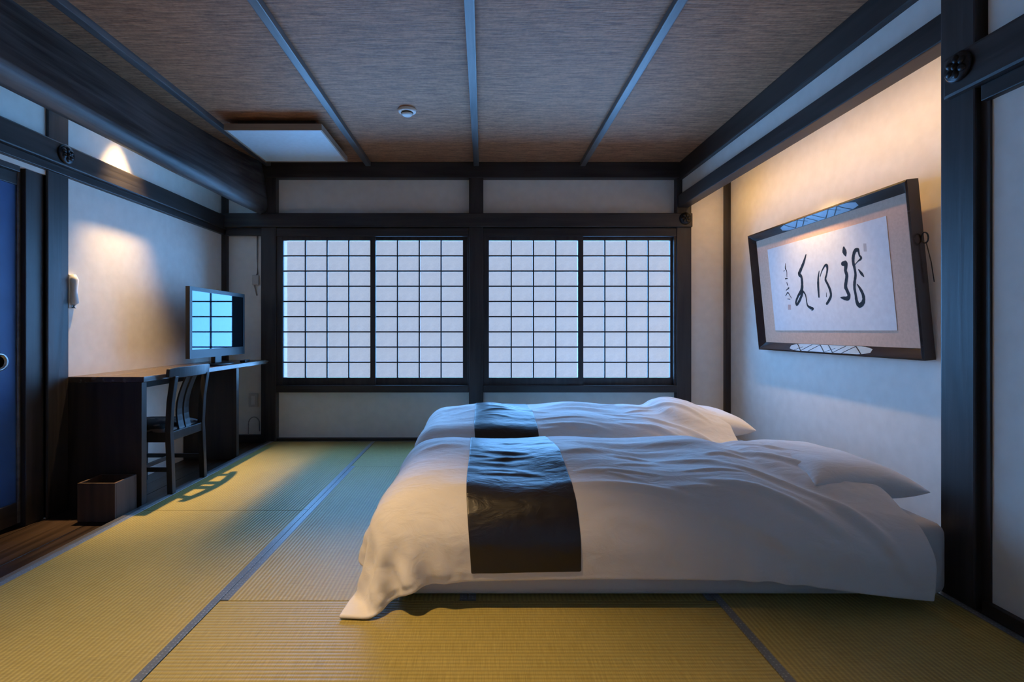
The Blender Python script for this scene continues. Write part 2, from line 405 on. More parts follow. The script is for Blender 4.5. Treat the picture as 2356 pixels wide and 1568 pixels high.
# ------------------------------------------------------------------ shoji windows
BARX = BARZ = None
PANE = {}
def sash(win, px0, px1, plane, rows=9, cols=4, st0=None, st1=None):
    # px0..px1 is the paper; st0/st1 the outer edges of the stiles
    y = plane
    x0, x1 = PX(px0, y), PX(px1, y); s0, s1 = PX(st0, y), PX(st1, y)
    z1, z0 = PZ(553, y), PZ(868, y); zt, zb = PZ(543.5, y), PZ(885.5, y)
    m = MB()
    m.box(s0, x0, y, y + .03, zb, zt); m.box(x1, s1, y, y + .03, zb, zt)
    m.box(x0, x1, y + .001, y + .029, z1, zt); m.box(x0, x1, y + .001, y + .029, zb, z0)
    s = obj('sash', m, WZ, win, 0)
    bw = .0115
    cw, rh = (x1 - x0) / cols, (z1 - z0) / rows
    mb = obj('lattice_bar', MB().box(-bw / 2, bw / 2, 0, .016, 0, z1 - z0), WZ, s, .001, segs=1, loc=(x0 + cw, y + .004, z0))
    for c in range(2, cols): share(mb, s, (x0 + cw * c, y + .004, z0))
    hb = obj('lattice_bar', MB().box(0, x1 - x0, 0, .014, -bw / 2, bw / 2), WX, s, .001, segs=1, loc=(x0, y + .0055, z0 + rh))
    for r in range(2, rows): share(hb, s, (x0, y + .0055, z0 + rh * r))
    pn = None
    for r in range(rows):
        for c in range(cols):
            L = (x0 + cw * c, y + .0215, z0 + rh * r)
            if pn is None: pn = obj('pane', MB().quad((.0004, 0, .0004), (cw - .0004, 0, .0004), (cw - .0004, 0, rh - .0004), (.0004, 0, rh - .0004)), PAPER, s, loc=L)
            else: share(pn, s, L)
def window(n, o0, o1, sashes, lab):
    a, b = PX(o0, YP), PX(o1, YP)
    m = MB()
    z0, z1 = PZ(886, YP) - .001, PZ(543, YP) + .001
    m.box(a - .002, PX(o0 + 13, YP), YP + .015, YB + .07, z0, z1); m.box(PX(o1 - 5, YP), b + .002, YP + .015, YB + .07, z0, z1)
    wn = obj('window_%d' % n, m, WZ, None, .003); wn['kind'] = 'structure'; wn['label'] = lab
    for (p0, p1, s0, s1, pl) in sashes: sash(wn, p0, p1, YP + pl, st0=s0, st1=s1)
window(1, 635, 1080, [(652, 852, 641, 864, .022), (864, 1065, 851, 1080, .056)], 'left pair of paper screens, in front of the television corner')
window(2, 1112, 1557, [(1125, 1330, 1113, 1342, .022), (1342, 1542, 1329, 1556, .056)], 'right pair of paper screens, above the far bed')

# ------------------------------------------------------------------ beds
def rbox(p, c, h, r):
    q = p - c; a = np.abs(q) - (h - r)
    return q, a
def drape(cy, seed, x0=-.585, x1=1.635, y0=-.745, y1=.68, bump=.04, cell=.0205):
    """a duvet falling over mattress, body and pillow: position based cloth in numpy"""
    rng = np.random.RandomState(seed)
    nx = int((x1 - x0) / cell) + 1; ny = int((y1 - y0) / cell) + 1
    gx, gy = np.meshgrid(np.linspace(x0, x1, nx), np.linspace(cy + y0, cy + y1, ny), indexing='ij')
    P = np.stack([gx, gy, np.full_like(gx, .62)], -1); V = np.zeros_like(P)
    dx = (x1 - x0) / (nx - 1); dy = (y1 - y0) / (ny - 1)
    ph = rng.rand(6) * 6.28
    cx, hx = .665, 1.10
    def dome(x, y):
        qx = np.clip((x - cx) / hx, -1, 1); qy = np.clip((y - cy) / .56, -1, 1)
        d = .075 * np.clip(1 - np.abs(qy) ** 2.2, 0, 1) * np.clip(1 - np.abs(qx) ** 8, 0, 1)
        d += .013 * np.sin(x * 10.5 + ph[0]) * (1 - qy ** 2) + .010 * np.sin(x * 5.2 + y * 9 + ph[1]) * (1 - qy ** 2)
        px, py = (x - 1.49) / .30, (y - cy) / .42
        rr = np.clip(1 - (np.abs(px) ** 2.4 + np.abs(py) ** 2.6), 0, 1)
        d += (bump + .03) * rr ** .6
        u, v = np.clip((x - 1.535) / .27, -1, 1), np.clip((y - cy + .01) / .37, -1, 1)
        kk = np.clip((1 - np.abs(u) ** 3.2) * (1 - np.abs(v) ** 3.2), 0, 1) ** .5
        d = np.maximum(d, np.where(kk > .02, (.362 - .08 * (x - 1.535) + .092 * kk) - .364 + .012, -1))
        d -= .085 * np.clip((x - 1.05) / .5, 0, 1) + .05 * np.clip((x - 1.58) / .15, 0, 1)
        return d
    C0 = np.array([cx, cy, .182]); Hh = np.array([hx, .575, .182]); R = .15
    # constraint batches as flat index arrays
    idx = np.arange(nx * ny).reshape(nx, ny); batches = []
    def mk(di, dj, k):
        ii = np.arange(nx)[:, None] + np.zeros(ny, int)[None]; jj = np.arange(ny)[None] + np.zeros(nx, int)[:, None]
        ok = (ii + di < nx) & (jj + dj < ny) & (jj + dj >= 0)
        a = idx[ok]; b = idx[ii[ok] + di, jj[ok] + dj]
        col = (ii[ok] // max(1, di)) % 2 if di else (jj[ok] // max(1, abs(dj))) % 2
        rest = math.hypot(di * dx, dj * dy)
        for q in (0, 1):
            batches.append((a[col == q], b[col == q], rest, k))
    mk(1, 0, 1); mk(0, 1, 1); mk(1, 1, .5); mk(1, -1, .5); mk(3, 0, .10); mk(0, 3, .10)
    P = P.reshape(-1, 3); V = V.reshape(-1, 3)
    P += rng.randn(*P.shape) * .0006
    dt = .016
    for st in range(170):
        V[:, 2] -= 9.8 * dt; V *= .965
        Q = P + V * dt
        for it in range(9):
            for a, b, rest, k in batches:
                d = Q[b] - Q[a]; L = np.sqrt((d * d).sum(1)) + 1e-9
                c = (d * (.5 * k * (L - rest) / L)[:, None])
                Q[a] += c; Q[b] -= c
            if it % 3 == 2:
                dm = dome(Q[:, 0], Q[:, 1])
                p = Q - C0; p[:, 2] -= dm * .5; hh = np.tile(Hh, (len(Q), 1)); hh[:, 2] += dm * .5
                a_ = np.abs(p) - (hh - R); m = np.maximum(a_, 0); ln = np.sqrt((m * m).sum(1))
                sd = ln + np.minimum(a_.max(1), 0) - R
                hit = sd < .004
                n = np.where((ln > 1e-6)[:, None], m / (ln + 1e-9)[:, None], (a_ == a_.max(1)[:, None]) * 1.0) * np.sign(p)
                Q[hit] += n[hit] * (.004 - sd[hit])[:, None]
                # friction
                mv = Q[hit] - P[hit]; tn = mv - n[hit] * (mv * n[hit]).sum(1)[:, None]
                Q[hit] -= tn * .35
                lo = Q[:, 2] < .014; Q[lo, 2] = .014; Q[lo, :2] -= (Q[lo, :2] - P[lo, :2]) * .5
        V = (Q - P) / dt; P = Q
    return P.reshape(nx, ny, 3), gx, gy
def grid_normals(G):
    du = np.gradient(G, axis=0); dv = np.gradient(G, axis=1); n = np.cross(du, dv)
    return n / (np.linalg.norm(n, axis=-1, keepdims=True) + 1e-9)
def grid_obj(name, G, mat, parent=None, sub=1, thick=0):
    nx, ny, _ = G.shape; me = bpy.data.meshes.new(name)
    idx = np.arange(nx * ny).reshape(nx, ny)
    f = np.stack([idx[:-1, :-1], idx[1:, :-1], idx[1:, 1:], idx[:-1, 1:]], -1).reshape(-1, 4)
    me.from_pydata(G.reshape(-1, 3).tolist(), [], f.tolist()); me.materials.append(mat)
    for p in me.polygons: p.use_smooth = True
    o = bpy.data.objects.new(name, me); COL.objects.link(o)
    if parent: o.parent = parent
    if thick:
        s = o.modifiers.new('thickness', 'SOLIDIFY'); s.thickness = thick; s.offset = -1
    if sub:
        s = o.modifiers.new('smooth', 'SUBSURF'); s.levels = sub; s.render_levels = sub
    return o
def duvet(cy, seed, label, bump):
    G, gx, gy = drape(cy, seed, bump=bump)
    def up(A):                      # twice as fine, gently smoothed
        nx, ny = A.shape[:2]; B = np.zeros((2 * nx - 1, 2 * ny - 1) + A.shape[2:])
        B[::2, ::2] = A; B[1::2, ::2] = (A[1:] + A[:-1]) / 2; B[:, 1::2] = (B[:, 2::2] + B[:, :-2:2]) / 2
        return B
    G, gx, gy = up(G), up(gx), up(gy)
    for _ in range(3):
        G[1:-1] = .5 * G[1:-1] + .25 * (G[2:] + G[:-2]); G[:, 1:-1] = .5 * G[:, 1:-1] + .25 * (G[:, 2:] + G[:, :-2])
    n = grid_normals(G); nx, ny, _ = G.shape
    # wrinkles of the cotton cover: tension folds fanning to the near head corner, tucks on top, gathers at the foot
    W = np.zeros((nx, ny)); X, Y = gx, gy - cy
    rng = np.random.RandomState(seed + 5); jit = lambda k: (rng.rand() - .5) * k
    folds = [(.36, -.40, .82, -.475, .016, .011), (.85, -.37, 1.32, -.56, .018, .013), (.95, -.20, 1.50, -.60, .020, .012), (.72, -.50, 1.18, -.67, .020, .010),
             (.36, -.315, .74, -.33, .008, .007), (.80, -.30, 1.12, -.31, .008, .007), (1.12, .02, 1.50, -.34, .016, .010), (1.22, .14, 1.54, -.18, .014, .009),
             (.34, -.10, .95, -.03, .045, .012), (.40, .12, 1.10, .05, .05, .012), (.75, -.16, 1.05, -.21, .018, .008), (.98, -.10, 1.20, -.08, .014, .008),
             (1.30, -.42, 1.56, -.70, .022, .012), (1.0, .25, 1.45, .12, .03, .010), (.45, -.53, .70, -.60, .022, .006), (-.28, .05, -.05, .02, .03, .006),
             (.02, -.05, .24, -.10, .016, .006), (.0, -.16, .26, -.13, .014, .006), (.06, .08, .28, .14, .018, .006), (.04, -.24, .22, -.29, .012, .005)]
    for k in range(16):
        a = rng.rand() * 1.5 - .1; b = rng.rand() * .9 - .5; th = jit(.7) - .25 * (a > .6); L = .10 + .18 * rng.rand()
        folds.append((a, b, a + L * math.cos(th), b + L * math.sin(th), .008 + .010 * rng.rand(), .003 + .003 * rng.rand()))
    for (ax, ay, bx2, by2, w_, h_) in folds:
        ax, ay = ax + jit(.03), ay + jit(.02)
        dx, dy = bx2 - ax, by2 - ay; L = math.hypot(dx, dy)
        t = ((X - ax) * dx + (Y - ay) * dy) / L ** 2
        bow = .06 * L * np.sin(np.clip(t, 0, 1) * math.pi)
        d = ((Y - ay) * dx - (X - ax) * dy) / L - bow
        env = np.clip(np.sin(np.clip(t, 0, 1) * math.pi), 0, 1) ** .7
        W += h_ * env * (np.exp(-(d / w_) ** 2) - .55 * np.exp(-((d + 1.7 * w_) / (1.3 * w_)) ** 2))
    for i in range(nx):
        for j in range(ny):
            x, y = gx[i, j], gy[i, j] - cy
            a = noise.noise(Vector((x * 2.4 + seed, y * 10, .5)))
            low = min(1, max(0, (.30 - G[i, j, 2]) / .15))
            W[i, j] += .004 * (1 - abs(a) * 2) + .0012 * noise.noise(Vector((x * 26, y * 34, seed)))
            ft = math.exp(-((x + .34) / .26) ** 2) * low
            W[i, j] += ft * (.026 * noise.noise(Vector((x * 9 - y * 2, y * 3, seed))) + .016 * noise.noise(Vector((x * 21 + y * 6, y * 5, seed + 4))))
    W[:, :3] *= .4; W[:, -3:] *= .4
    G = G + n * W[..., None]
    G[..., 2] = np.maximum(G[..., 2], .016)
    o = grid_obj('duvet', G, WHITE, None, 1, .012)
    tag(o, label, 'duvet', 'white duvets of the two beds')
    return o, G, n, gx, gy
def band(o, G, n, gx, lo, hi):
    # dark panel sewn across the duvet; columns chosen by where they lie on the bed
    mid = G[:, G.shape[1] // 2, 0]
    i0 = int(np.argmin(np.abs(mid - lo))); i1 = int(np.argmin(np.abs(mid - hi)))
    S = (G + n * .0035)[i0:i1 + 1, 3:-3]
    b = grid_obj('sewn_band', S, BAND, o, 1, .003); b['label'] = 'dark charcoal band across the foot of the white duvet'
MATY = (2.39, 3.66)
def mattress(cy, label):
    m = MB().box(-.335, 1.733, cy - .49, cy + .49, .002, .272)
    o = obj('futon_mattress', m, SHEET, None, .055, True, segs=5)
    for v in o.data.vertices:
        q = noise.noise(v.co * 3.0); v.co.x += .006 * q
    return tag(o, label, 'mattress', 'futon mattresses of the two beds')
mattress(MATY[0], 'white sheeted futon mattress on the tatami, under the near duvet')
mattress(MATY[1], 'white sheeted futon mattress nearest the windows, under the far duvet')
def pillow(c, rz, ry, label):
    n = 28; rings_t = []; rings_b = []
    a, b, T = .25, .35, .085
    def pt(u, v, s):
        k = (1 - abs(u) ** 3.2) * (1 - abs(v) ** 3.2); t = T * max(0, k) ** .55
        pinch = 1 - .10 * (1 - abs(u) ** 2) * abs(v) ** 4; pinch2 = 1 - .10 * (1 - abs(v) ** 2) * abs(u) ** 4
        wv = .006 * noise.noise(Vector((u * 3, v * 3, s * 2 + c[1])))
        return np.array([u * a * pinch2, v * b * pinch, s * t + wv * (t / T)])
    G = np.array([[pt(-1 + 2 * i / n, -1 + 2 * j / n, 1) for j in range(n + 1)] for i in range(n + 1)])
    Gb = np.array([[pt(-1 + 2 * i / n, -1 + 2 * j / n, -1) for j in range(n + 1)] for i in range(n + 1)])
    me = bpy.data.meshes.new('pillow'); k = (n + 1) ** 2; idx = np.arange(k).reshape(n + 1, n + 1)
    f = np.stack([idx[:-1, :-1], idx[1:, :-1], idx[1:, 1:], idx[:-1, 1:]], -1).reshape(-1, 4)
    fb = (np.stack([idx[:-1, :-1], idx[:-1, 1:], idx[1:, 1:], idx[1:, :-1]], -1).reshape(-1, 4)) + k
    me.from_pydata(np.concatenate([G.reshape(-1, 3), Gb.reshape(-1, 3)]).tolist(), [], f.tolist() + fb.tolist())
    bm = bmesh.new(); bm.from_mesh(me); bmesh.ops.remove_doubles(bm, verts=bm.verts, dist=.0004); bm.to_mesh(me); bm.free()
    me.materials.append(WHITE)
    for p in me.polygons: p.use_smooth = True
    o = bpy.data.objects.new('pillow', me); COL.objects.link(o); o.location = c; o.rotation_euler = (0, ry, rz)
    s = o.modifiers.new('smooth', 'SUBSURF'); s.levels = 1; s.render_levels = 1
    return tag(o, label, 'pillow', 'white pillows of the two beds')
pillow((1.535, MATY[0] - .01, .362), .06, .08, 'white pillow poking out at the head of the near bed')
pillow((1.535, MATY[1] - .01, .362), -.05, .06, 'white pillow poking out at the head of the far bed')
for cy, seed, bm_, lab in ((MATY[0], 3, .035, 'white cotton duvet with charcoal band, draped over the near bed'), (MATY[1], 11, .085, 'white cotton duvet with charcoal band, on the far bed by the windows')):
    o, G, n, gx, gy = duvet(cy, seed, lab, bm_)
    band(o, G, n, gx, -.06, .335)

# ------------------------------------------------------------------ framed calligraphy
fr = thing('framed_calligraphy', 'dark lacquered frame with brush calligraphy leaning out from the alcove wall', 'picture', (2.165, 3.279, .843))
vv = Vector((-.09795, 0, .9952)).normalized(); uu = Vector((0, -1, 0)); nn = Vector((-.9952, 0, -.09796)).normalized()
def fp(u, v, d): return tuple(uu * u + vv * v - nn * d)      # d = depth behind the front rim
FW, FH, BW, DP, TH = .759, .896, .056, .036, .060
def rail(corn, inn):
    # corn: two outer corners, inn: two inner corners, in (u, v)
    (a, b), (c, d) = corn, inn
    m = MB(); e = .010
    ctr = (0, FH / 2)
    def ins(p, k): return (p[0] + (k if p[0] < 0 else -k), p[1] + (k if p[1] < FH / 2 else -k))
    r = []
    for o_, i_ in ((a, c), (b, d)):
        r.append([fp(*o_, .004), fp(*ins(o_, e), 0), fp(*i_, DP), fp(*i_, TH), fp(*o_, TH)])
    m.loft(r); return m
o4 = [(-FW, 0), (FW, 0), (FW, FH), (-FW, FH)]; i4 = [(-FW + BW, BW), (FW - BW, BW), (FW - BW, FH - BW), (-FW + BW, FH - BW)]
for k in range(4):
    obj('frame_rail', rail((o4[k], o4[(k + 1) % 4]), (i4[k], i4[(k + 1) % 4])), LACQ, fr, 0)
def slab(pts, d0, d1):
    return MB().loft([[fp(u, v, d0) for u, v in pts], [fp(u, v, d1) for u, v in pts]])
def rect(u0, u1, v0, v1): return [(u0, v0), (u1, v0), (u1, v1), (u0, v1)]
obj('silk_mount', slab(rect(-FW + BW - .002, FW - BW + .002, BW - .002, FH - BW + .002), .037, .056), SILK, fr)
obj('paper_sheet', slab(rect(-.558, .572, .147, .754), .0345, .0368), WASHI, fr)
STROKES= [[(0.2394, 0.6389, 0.0164), (0.2409, 0.6209, 0.0337), (0.2456, 0.6024, 0.0271), (0.2492, 0.5888, 0.0076)], [(0.2153, 0.547, 0.0249), (0.2405, 0.5457, 0.0326), (0.2405, 0.5259, 0.0283), (0.2345, 0.5028, 0.0241), (0.2417, 0.4743, 0.025), (0.2313, 0.4397, 0.0252), (0.2225, 0.4086, 0.0264), (0.2342, 0.3799, 0.0241), (0.2431, 0.3554, 0.0261), (0.2296, 0.3385, 0.0274), (0.1952, 0.3426, 0.0191), (0.174, 0.3468, 0.008)], [(0.3172, 0.5291, 0.0052), (0.3403, 0.5441, 0.0072), (0.3683, 0.5593, 0.015), (0.3576, 0.576, 0.0121), (0.353, 0.5996, 0.0152), (0.3491, 0.6097, 0.0203), (0.3278, 0.6073, 0.0236), (0.3112, 0.5828, 0.0229), (0.3039, 0.549, 0.022), (0.3092, 0.5096, 0.0188), (0.312, 0.4706, 0.0187), (0.3005, 0.433, 0.021), (0.2937, 0.3948, 0.02), (0.298, 0.3555, 0.0189), (0.3018, 0.3165, 0.0241), (0.3169, 0.2917, 0.0259), (0.3444, 0.3026, 0.0284), (0.3576, 0.3247, 0.0242), (0.354, 0.3554, 0.0212), (0.3376, 0.3873, 0.0174), (0.3191, 0.4139, 0.0073)], [(0.3407, 0.4962, 0.0082), (0.3571, 0.4752, 0.0172), (0.3682, 0.4625, 0.014), (0.3759, 0.4515, 0.004)], [(-0.0004, 0.5282, 0.0064), (-0.0148, 0.4891, 0.0141), (-0.0224, 0.4468, 0.0193), (-0.0256, 0.4041, 0.0181), (-0.0268, 0.3654, 0.0142)], [(0.0041, 0.4935, 0.0051), (0.025, 0.5252, 0.0075), (0.0579, 0.555, 0.0135), (0.0765, 0.5539, 0.0206), (0.0779, 0.5295, 0.017), (0.0652, 0.4975, 0.0135), (0.0517, 0.4695, 0.0173), (0.0687, 0.4365, 0.0183), (0.0849, 0.3996, 0.0205), (0.0871, 0.3641, 0.0193), (0.0631, 0.3343, 0.0196), (0.0418, 0.3165, 0.0174)], [(0.0487, 0.3856, 0.0037), (0.0457, 0.3606, 0.0062)], [(-0.1149, 0.6499, 0.0096), (-0.1452, 0.6053, 0.0208), (-0.1803, 0.5649, 0.024), (-0.2075, 0.5318, 0.0258), (-0.1866, 0.5114, 0.0241), (-0.1851, 0.4661, 0.0255), (-0.1979, 0.422, 0.0285), (-0.2422, 0.3842, 0.0191), (-0.2726, 0.3446, 0.0179), (-0.2649, 0.3266, 0.0178), (-0.2326, 0.3515, 0.0204), (-0.1982, 0.3926, 0.0214), (-0.1864, 0.4121, 0.0156), (-0.1615, 0.3877, 0.0112), (-0.1558, 0.3426, 0.0112), (-0.1483, 0.3131, 0.0139), (-0.1161, 0.296, 0.0205), (-0.0928, 0.2915, 0.0108), (-0.1119, 0.2782, 0.0055)], [(-0.35, 0.6232, 0.0047), (-0.357, 0.591, 0.011), (-0.3451, 0.5659, 0.0078), (-0.3482, 0.5284, 0.0055)], [(-0.3694, 0.5164, 0.0079), (-0.3455, 0.5159, 0.0078)], [(-0.3563, 0.489, 0.0063), (-0.35, 0.4695, 0.0094)], [(-0.3735, 0.4335, 0.0048), (-0.3392, 0.4483, 0.0109)], [(-0.3838, 0.3961, 0.0064), (-0.3564, 0.4165, 0.0094), (-0.3393, 0.4002, 0.0062), (-0.3198, 0.3754, 0.0046)], [(-0.3662, 0.3712, 0.0047), (-0.3367, 0.3679, 0.0047)], [(-0.3827, 0.5726, 0.0032), (-0.3664, 0.5731, 0.0047)]]
def brush(strokes, d):
    m = MB()
    for si, s in enumerate(strokes):
        # Catmull-Rom through the stroke points, then a ribbon with rounded ends
        P = [np.array(p) for p in s]; P = [2 * P[0] - P[1]] + P + [2 * P[-1] - P[-2]]; out = []
        for k in range(1, len(P) - 2):
            for q in range(6):
                t = q / 6; a, b, c, e = P[k - 1:k + 3]
                out.append(.5 * (2 * b + (c - a) * t + (2 * a - 5 * b + 4 * c - e) * t * t + (3 * b - a - 3 * c + e) * t ** 3))
        out.append(P[-2])
        L, R = [], []
        for k, p in enumerate(out):
            t = out[min(k + 1, len(out) - 1)][:2] - out[max(k - 1, 0)][:2]; t = t / (np.linalg.norm(t) + 1e-9); nr = np.array([-t[1], t[0]])
            wd = max(p[2], .003) * .5 * (1 + .18 * noise.noise(Vector((k * .5, si, 0))))
            L.append(p[:2] + nr * wd); R.append(p[:2] - nr * wd)
        dd = d - .00004 * si
        i = len(m.v)
        for a, b in zip(L, R): m.v += [fp(*a, dd), fp(*b, dd)]
        for k in range(len(L) - 1): m.f.append((i + 2 * k, i + 2 * k + 1, i + 2 * k + 3, i + 2 * k + 2))
        for c, w_ in ((out[0], out[0][2]), (out[-1], out[-1][2])):      # blots at both ends
            i = len(m.v); r = max(w_, .003) * .5
            m.v += [fp(c[0] + r * math.cos(q * math.pi / 6), c[1] + r * math.sin(q * math.pi / 6), dd - .00002) for q in range(12)]
            m.f.append(tuple(range(i, i + 12)))
    return m
obj('brushed_characters', brush(STROKES[:8], .0341), INK, fr)
obj('signature', brush(STROKES[8:], .0341), INK, fr)
obj('seal', slab([(-.3724, .2954), (-.3394, .2941), (-.3352, .3292), (-.3681, .3309)], .0341, .0344), SEAL, fr)
obj('seal', slab([(.3932, .5934), (.4129, .5903), (.4162, .6346), (.3956, .6381)], .0341, .0344), SEALG, fr)
# pale scalloped inlay in the middle of the top and bottom rails, lying on the bevel
def bevel_pt(u, t, top):          # t 0 outer .. 1 inner
    e = .010; v = e + (BW - e) * t; d = DP * t
    return (u, FH - v if top else v, d - .0006)
for top, u0, u1 in ((True, -.33, .40), (False, -.36, .40)):
    m = MB(); S = 24
    rg = []
    for k in range(S + 1):
        u = u0 + (u1 - u0) * k / S; e = (min(k, S - k) + .6) / 3.0; q = min(1, e) ** .5
        lo, hi = .5 - .46 * q, .5 + .46 * q
        rg.append((fp(*bevel_pt(u, lo, top)), fp(*bevel_pt(u, hi, top))))
    for k in range(S): m.quad(rg[k][0], rg[k + 1][0], rg[k + 1][1], rg[k][1])
    il = obj('inlay', m, INLAY, fr); il['label'] = 'pale silvery inlay with dark lattice lines'
    m = MB()
    nz = 4
    for k in range(nz):
        a = u0 + .06 + (u1 - u0 - .12) * k / nz; b = u0 + .06 + (u1 - u0 - .12) * (k + 1) / nz; c = (a + b) / 2
        for (ua, ta), (ub, tb) in (((a, .05), (c, .95)), ((c, .95), (b, .05))) if (k + top) % 2 else (((a, .95), (c, .05)), ((c, .05), (b, .95)), ((a, .05), (c, .6))):
            for (qa, qb) in ((0, .5), (.5, 1)):
                s = .0055
                pa = (ua + (ub - ua) * qa, ta + (tb - ta) * qa + .08 * math.sin(qa * 6)); pb = (ua + (ub - ua) * qb, ta + (tb - ta) * qb + .08 * math.sin(qb * 6))
                f3 = lambda u, t: fp(u, *[(x if i == 0 else x - .0006) for i, x in enumerate(bevel_pt(u, min(.96, max(.04, t)), top)[1:])])
                m.quad(f3(pa[0] - s, pa[1]), f3(pb[0] - s, pb[1]), f3(pb[0] + s, pb[1]), f3(pa[0] + s, pa[1]))
    obj('lattice_line', m, LACQ, il)
# hanging ring and wire on the near side
rp = [fp(FW + .022 + .019 * math.cos(a), .60 + .026 * math.sin(a), .045) for a in [2 * math.pi * k / 20 for k in range(21)]]
obj('hanging_ring', MB().tube(rp, .0035, 6), IRON, fr, 0, True)
obj('hanging_wire', MB().tube([fp(FW + .02, .58, .05), fp(FW + .028, .48, .058), fp(FW + .03, .38, .062)], .0022, 6), BLACKC, fr, 0, True)

# ------------------------------------------------------------------ desk, chair, television
DY0, DY1, DX1 = 2.907, YP - .003, -1.925
dk = thing('desk', 'long dark built-in desk along the left wall under the television', 'desk', (-2.14, 3.75, -.021))
def loc_box(m, o, x0, x1, y0, y1, z0, z1):
    l = o.location; return m.box(x0 - l.x, x1 - l.x, y0 - l.y, y1 - l.y, z0 - l.z, z1 - l.z)
obj('desk_top', loc_box(MB(), dk, XL + .002, DX1, DY0, DY1, .698, .730), DESKTOP, dk, .003)
obj('side_panel', loc_box(MB(), dk, XL + .003, DX1 - .012, DY0 + .0, DY0 + .045, -.021, .698), DESKW, dk, .002)
obj('side_panel', loc_box(MB(), dk, XL + .003, DX1 - .015, 4.03, 4.07, -.021, .698), DESKW, dk, .002)
obj('apron', loc_box(MB(), dk, XL + .004, XL + .03, DY0 + .046, 4.03, .60, .698), DESKW, dk, .002)

bx_ = thing('waste_box', 'brown wooden open box on the floor at the end of the desk', 'box', (-2.05, 2.80, -.021))
b0, b1, c0, c1, hz = -.10, .10, -.085, .085, .205
obj('side_board', MB().box(b0, b1, c0, c0 + .012, 0, hz), BOXW, bx_, .002)
obj('side_board', MB().box(b0, b1, c1 - .012, c1, 0, hz), BOXW, bx_, .002)
obj('side_board', MB().box(b0, b0 + .012, c0 + .012, c1 - .012, 0, hz), BOXW, bx_, .002)
obj('side_board', MB().box(b1 - .012, b1, c0 + .012, c1 - .012, 0, hz), BOXW, bx_, .002)
obj('bottom_board', MB().box(b0 + .012, b1 - .012, c0 + .012, c1 - .012, .004, .014), BOXW, bx_, 0)

ch = thing('dining_chair', 'dark wooden slat-back chair with patterned seat, tucked under the desk', 'chair', (-2.10, 3.295, -.021))
# local: +x towards the room (back of the chair), y along the wall
def bar(pts, a, b, n=None):
    """rectangular bar swept along pts, a = half size in x, b = half size in y"""
    m = MB(); m.loft([[(x - a, y - b, z), (x + a, y - b, z), (x + a, y + b, z), (x - a, y + b, z)] for x, y, z in pts]); return m
hw_ = .195
for s in (-1, 1):
    yy = s * (hw_ - .018)
    obj('leg', bar([(.205, yy, 0), (.198, yy, .22), (.190, yy, .40), (.200, yy, .58), (.222, yy, .735)], .017, .017), CHAIRW, ch, .003)
    obj('leg', bar([(-.20, s * (hw_ - .015), 0), (-.195, s * (hw_ - .015), .375)], .017, .017), CHAIRW, ch, .003)
    obj('seat_rail', MB().box(-.18, .178, yy - .011, yy + .011, .335, .395), CHAIRW, ch, .003)
    obj('stretcher', MB().box(-.18, .185, yy - .008, yy + .008, .155, .182), CHAIRW, ch, .003)
obj('stretcher', MB().box(-.012, .012, -hw_ + .026, hw_ - .026, .158, .180), CHAIRW, ch, .003)
obj('seat_rail', MB().box(.180, .203, -hw_ + .035, hw_ - .035, .340, .395), CHAIRW, ch, .003)
obj('seat_rail', MB().box(-.21, -.185, -hw_ + .03, hw_ - .03, .335, .393), CHAIRW, ch, .003)
def seat():
    n = 16; m = MB(); a0, a1, bb = -.225, .18, .20
    def top(u, v): return .397 + .048 * (max(0, (1 - abs(u) ** 4) * (1 - abs(v) ** 4))) ** .5
    rings = []
    for i in range(n + 1):
        u = -1 + 2 * i / n
        for j in range(n + 1):
            v = -1 + 2 * j / n; m.v.append((a0 + (a1 - a0) * (u + 1) / 2, v * bb, top(u, v)))
    k = n + 1
    for i in range(n):
        for j in range(n): m.f.append((i * k + j, (i + 1) * k + j, (i + 1) * k + j + 1, i * k + j + 1))
    return m
obj('seat', seat(), SEATF, ch, 0, True)
# curved top rail
tr = []
for k in range(13):
    y = -.225 + .45 * k / 12; q = y / .225
    x = .214 + .035 * (1 - q * q) - .006; hh = .034 * (1 - .25 * abs(q) ** 6)
    tr.append([(x - .012, y, .757 - hh), (x + .010, y, .757 - hh), (x + .016, y, .757 + hh), (x - .006, y, .757 + hh)])
obj('top_rail', MB().loft(tr), CHAIRW, ch, .004)
for yo in (-.036, .036):
    sl = []
    for k in range(11):
        t = k / 10; z = .37 + .37 * t; x = .188 - .035 * math.sin(t * math.pi) * (1 - t * .3) + .042 * t * t; hy = .030 - .006 * t
        sl.append([(x - .006, yo - hy, z), (x + .006, yo - hy, z), (x + .006, yo + hy, z), (x - .006, yo + hy, z)])
    obj('back_slat', MB().loft(sl), CHAIRW, ch, .002)

tvw, tvh = .815, .505
tv = thing('television', 'black flat screen television standing on the desk', 'television', (-2.030, 3.955, .731), 0)
# local: screen faces +x, y along the wall
obj('back_shell', MB().box(-.062, -.030, -tvw / 2 + .05, tvw / 2 - .05, .10, .52), TVBLACK, tv, .012)
obj('bezel', MB().box(-.030, .0, -tvw / 2, -tvw / 2 + .030, .064, .064 + tvh).box(-.030, .0, tvw / 2 - .030, tvw / 2, .064, .064 + tvh)
    .box(-.030, 0, -tvw / 2 + .03, tvw / 2 - .03, .064 + tvh - .028, .064 + tvh).box(-.030, 0, -tvw / 2 + .03, tvw / 2 - .03, .064, .064 + .062), TVBLACK, tv, 0)
obj('screen', MB().box(-.020, -.004, -tvw / 2 + .029, tvw / 2 - .029, .064 + .061, .064 + tvh - .027), SCREEN, tv)
obj('neck', MB().box(-.045, -.012, -.05, .05, .012, .085), TVBLACK, tv, .006)
obj('stand', MB().lathe([(0, 0), (.095, 0), (.098, .006), (.09, .012), (.0, .014)], n=32), TVBLACK, tv, 0, True)
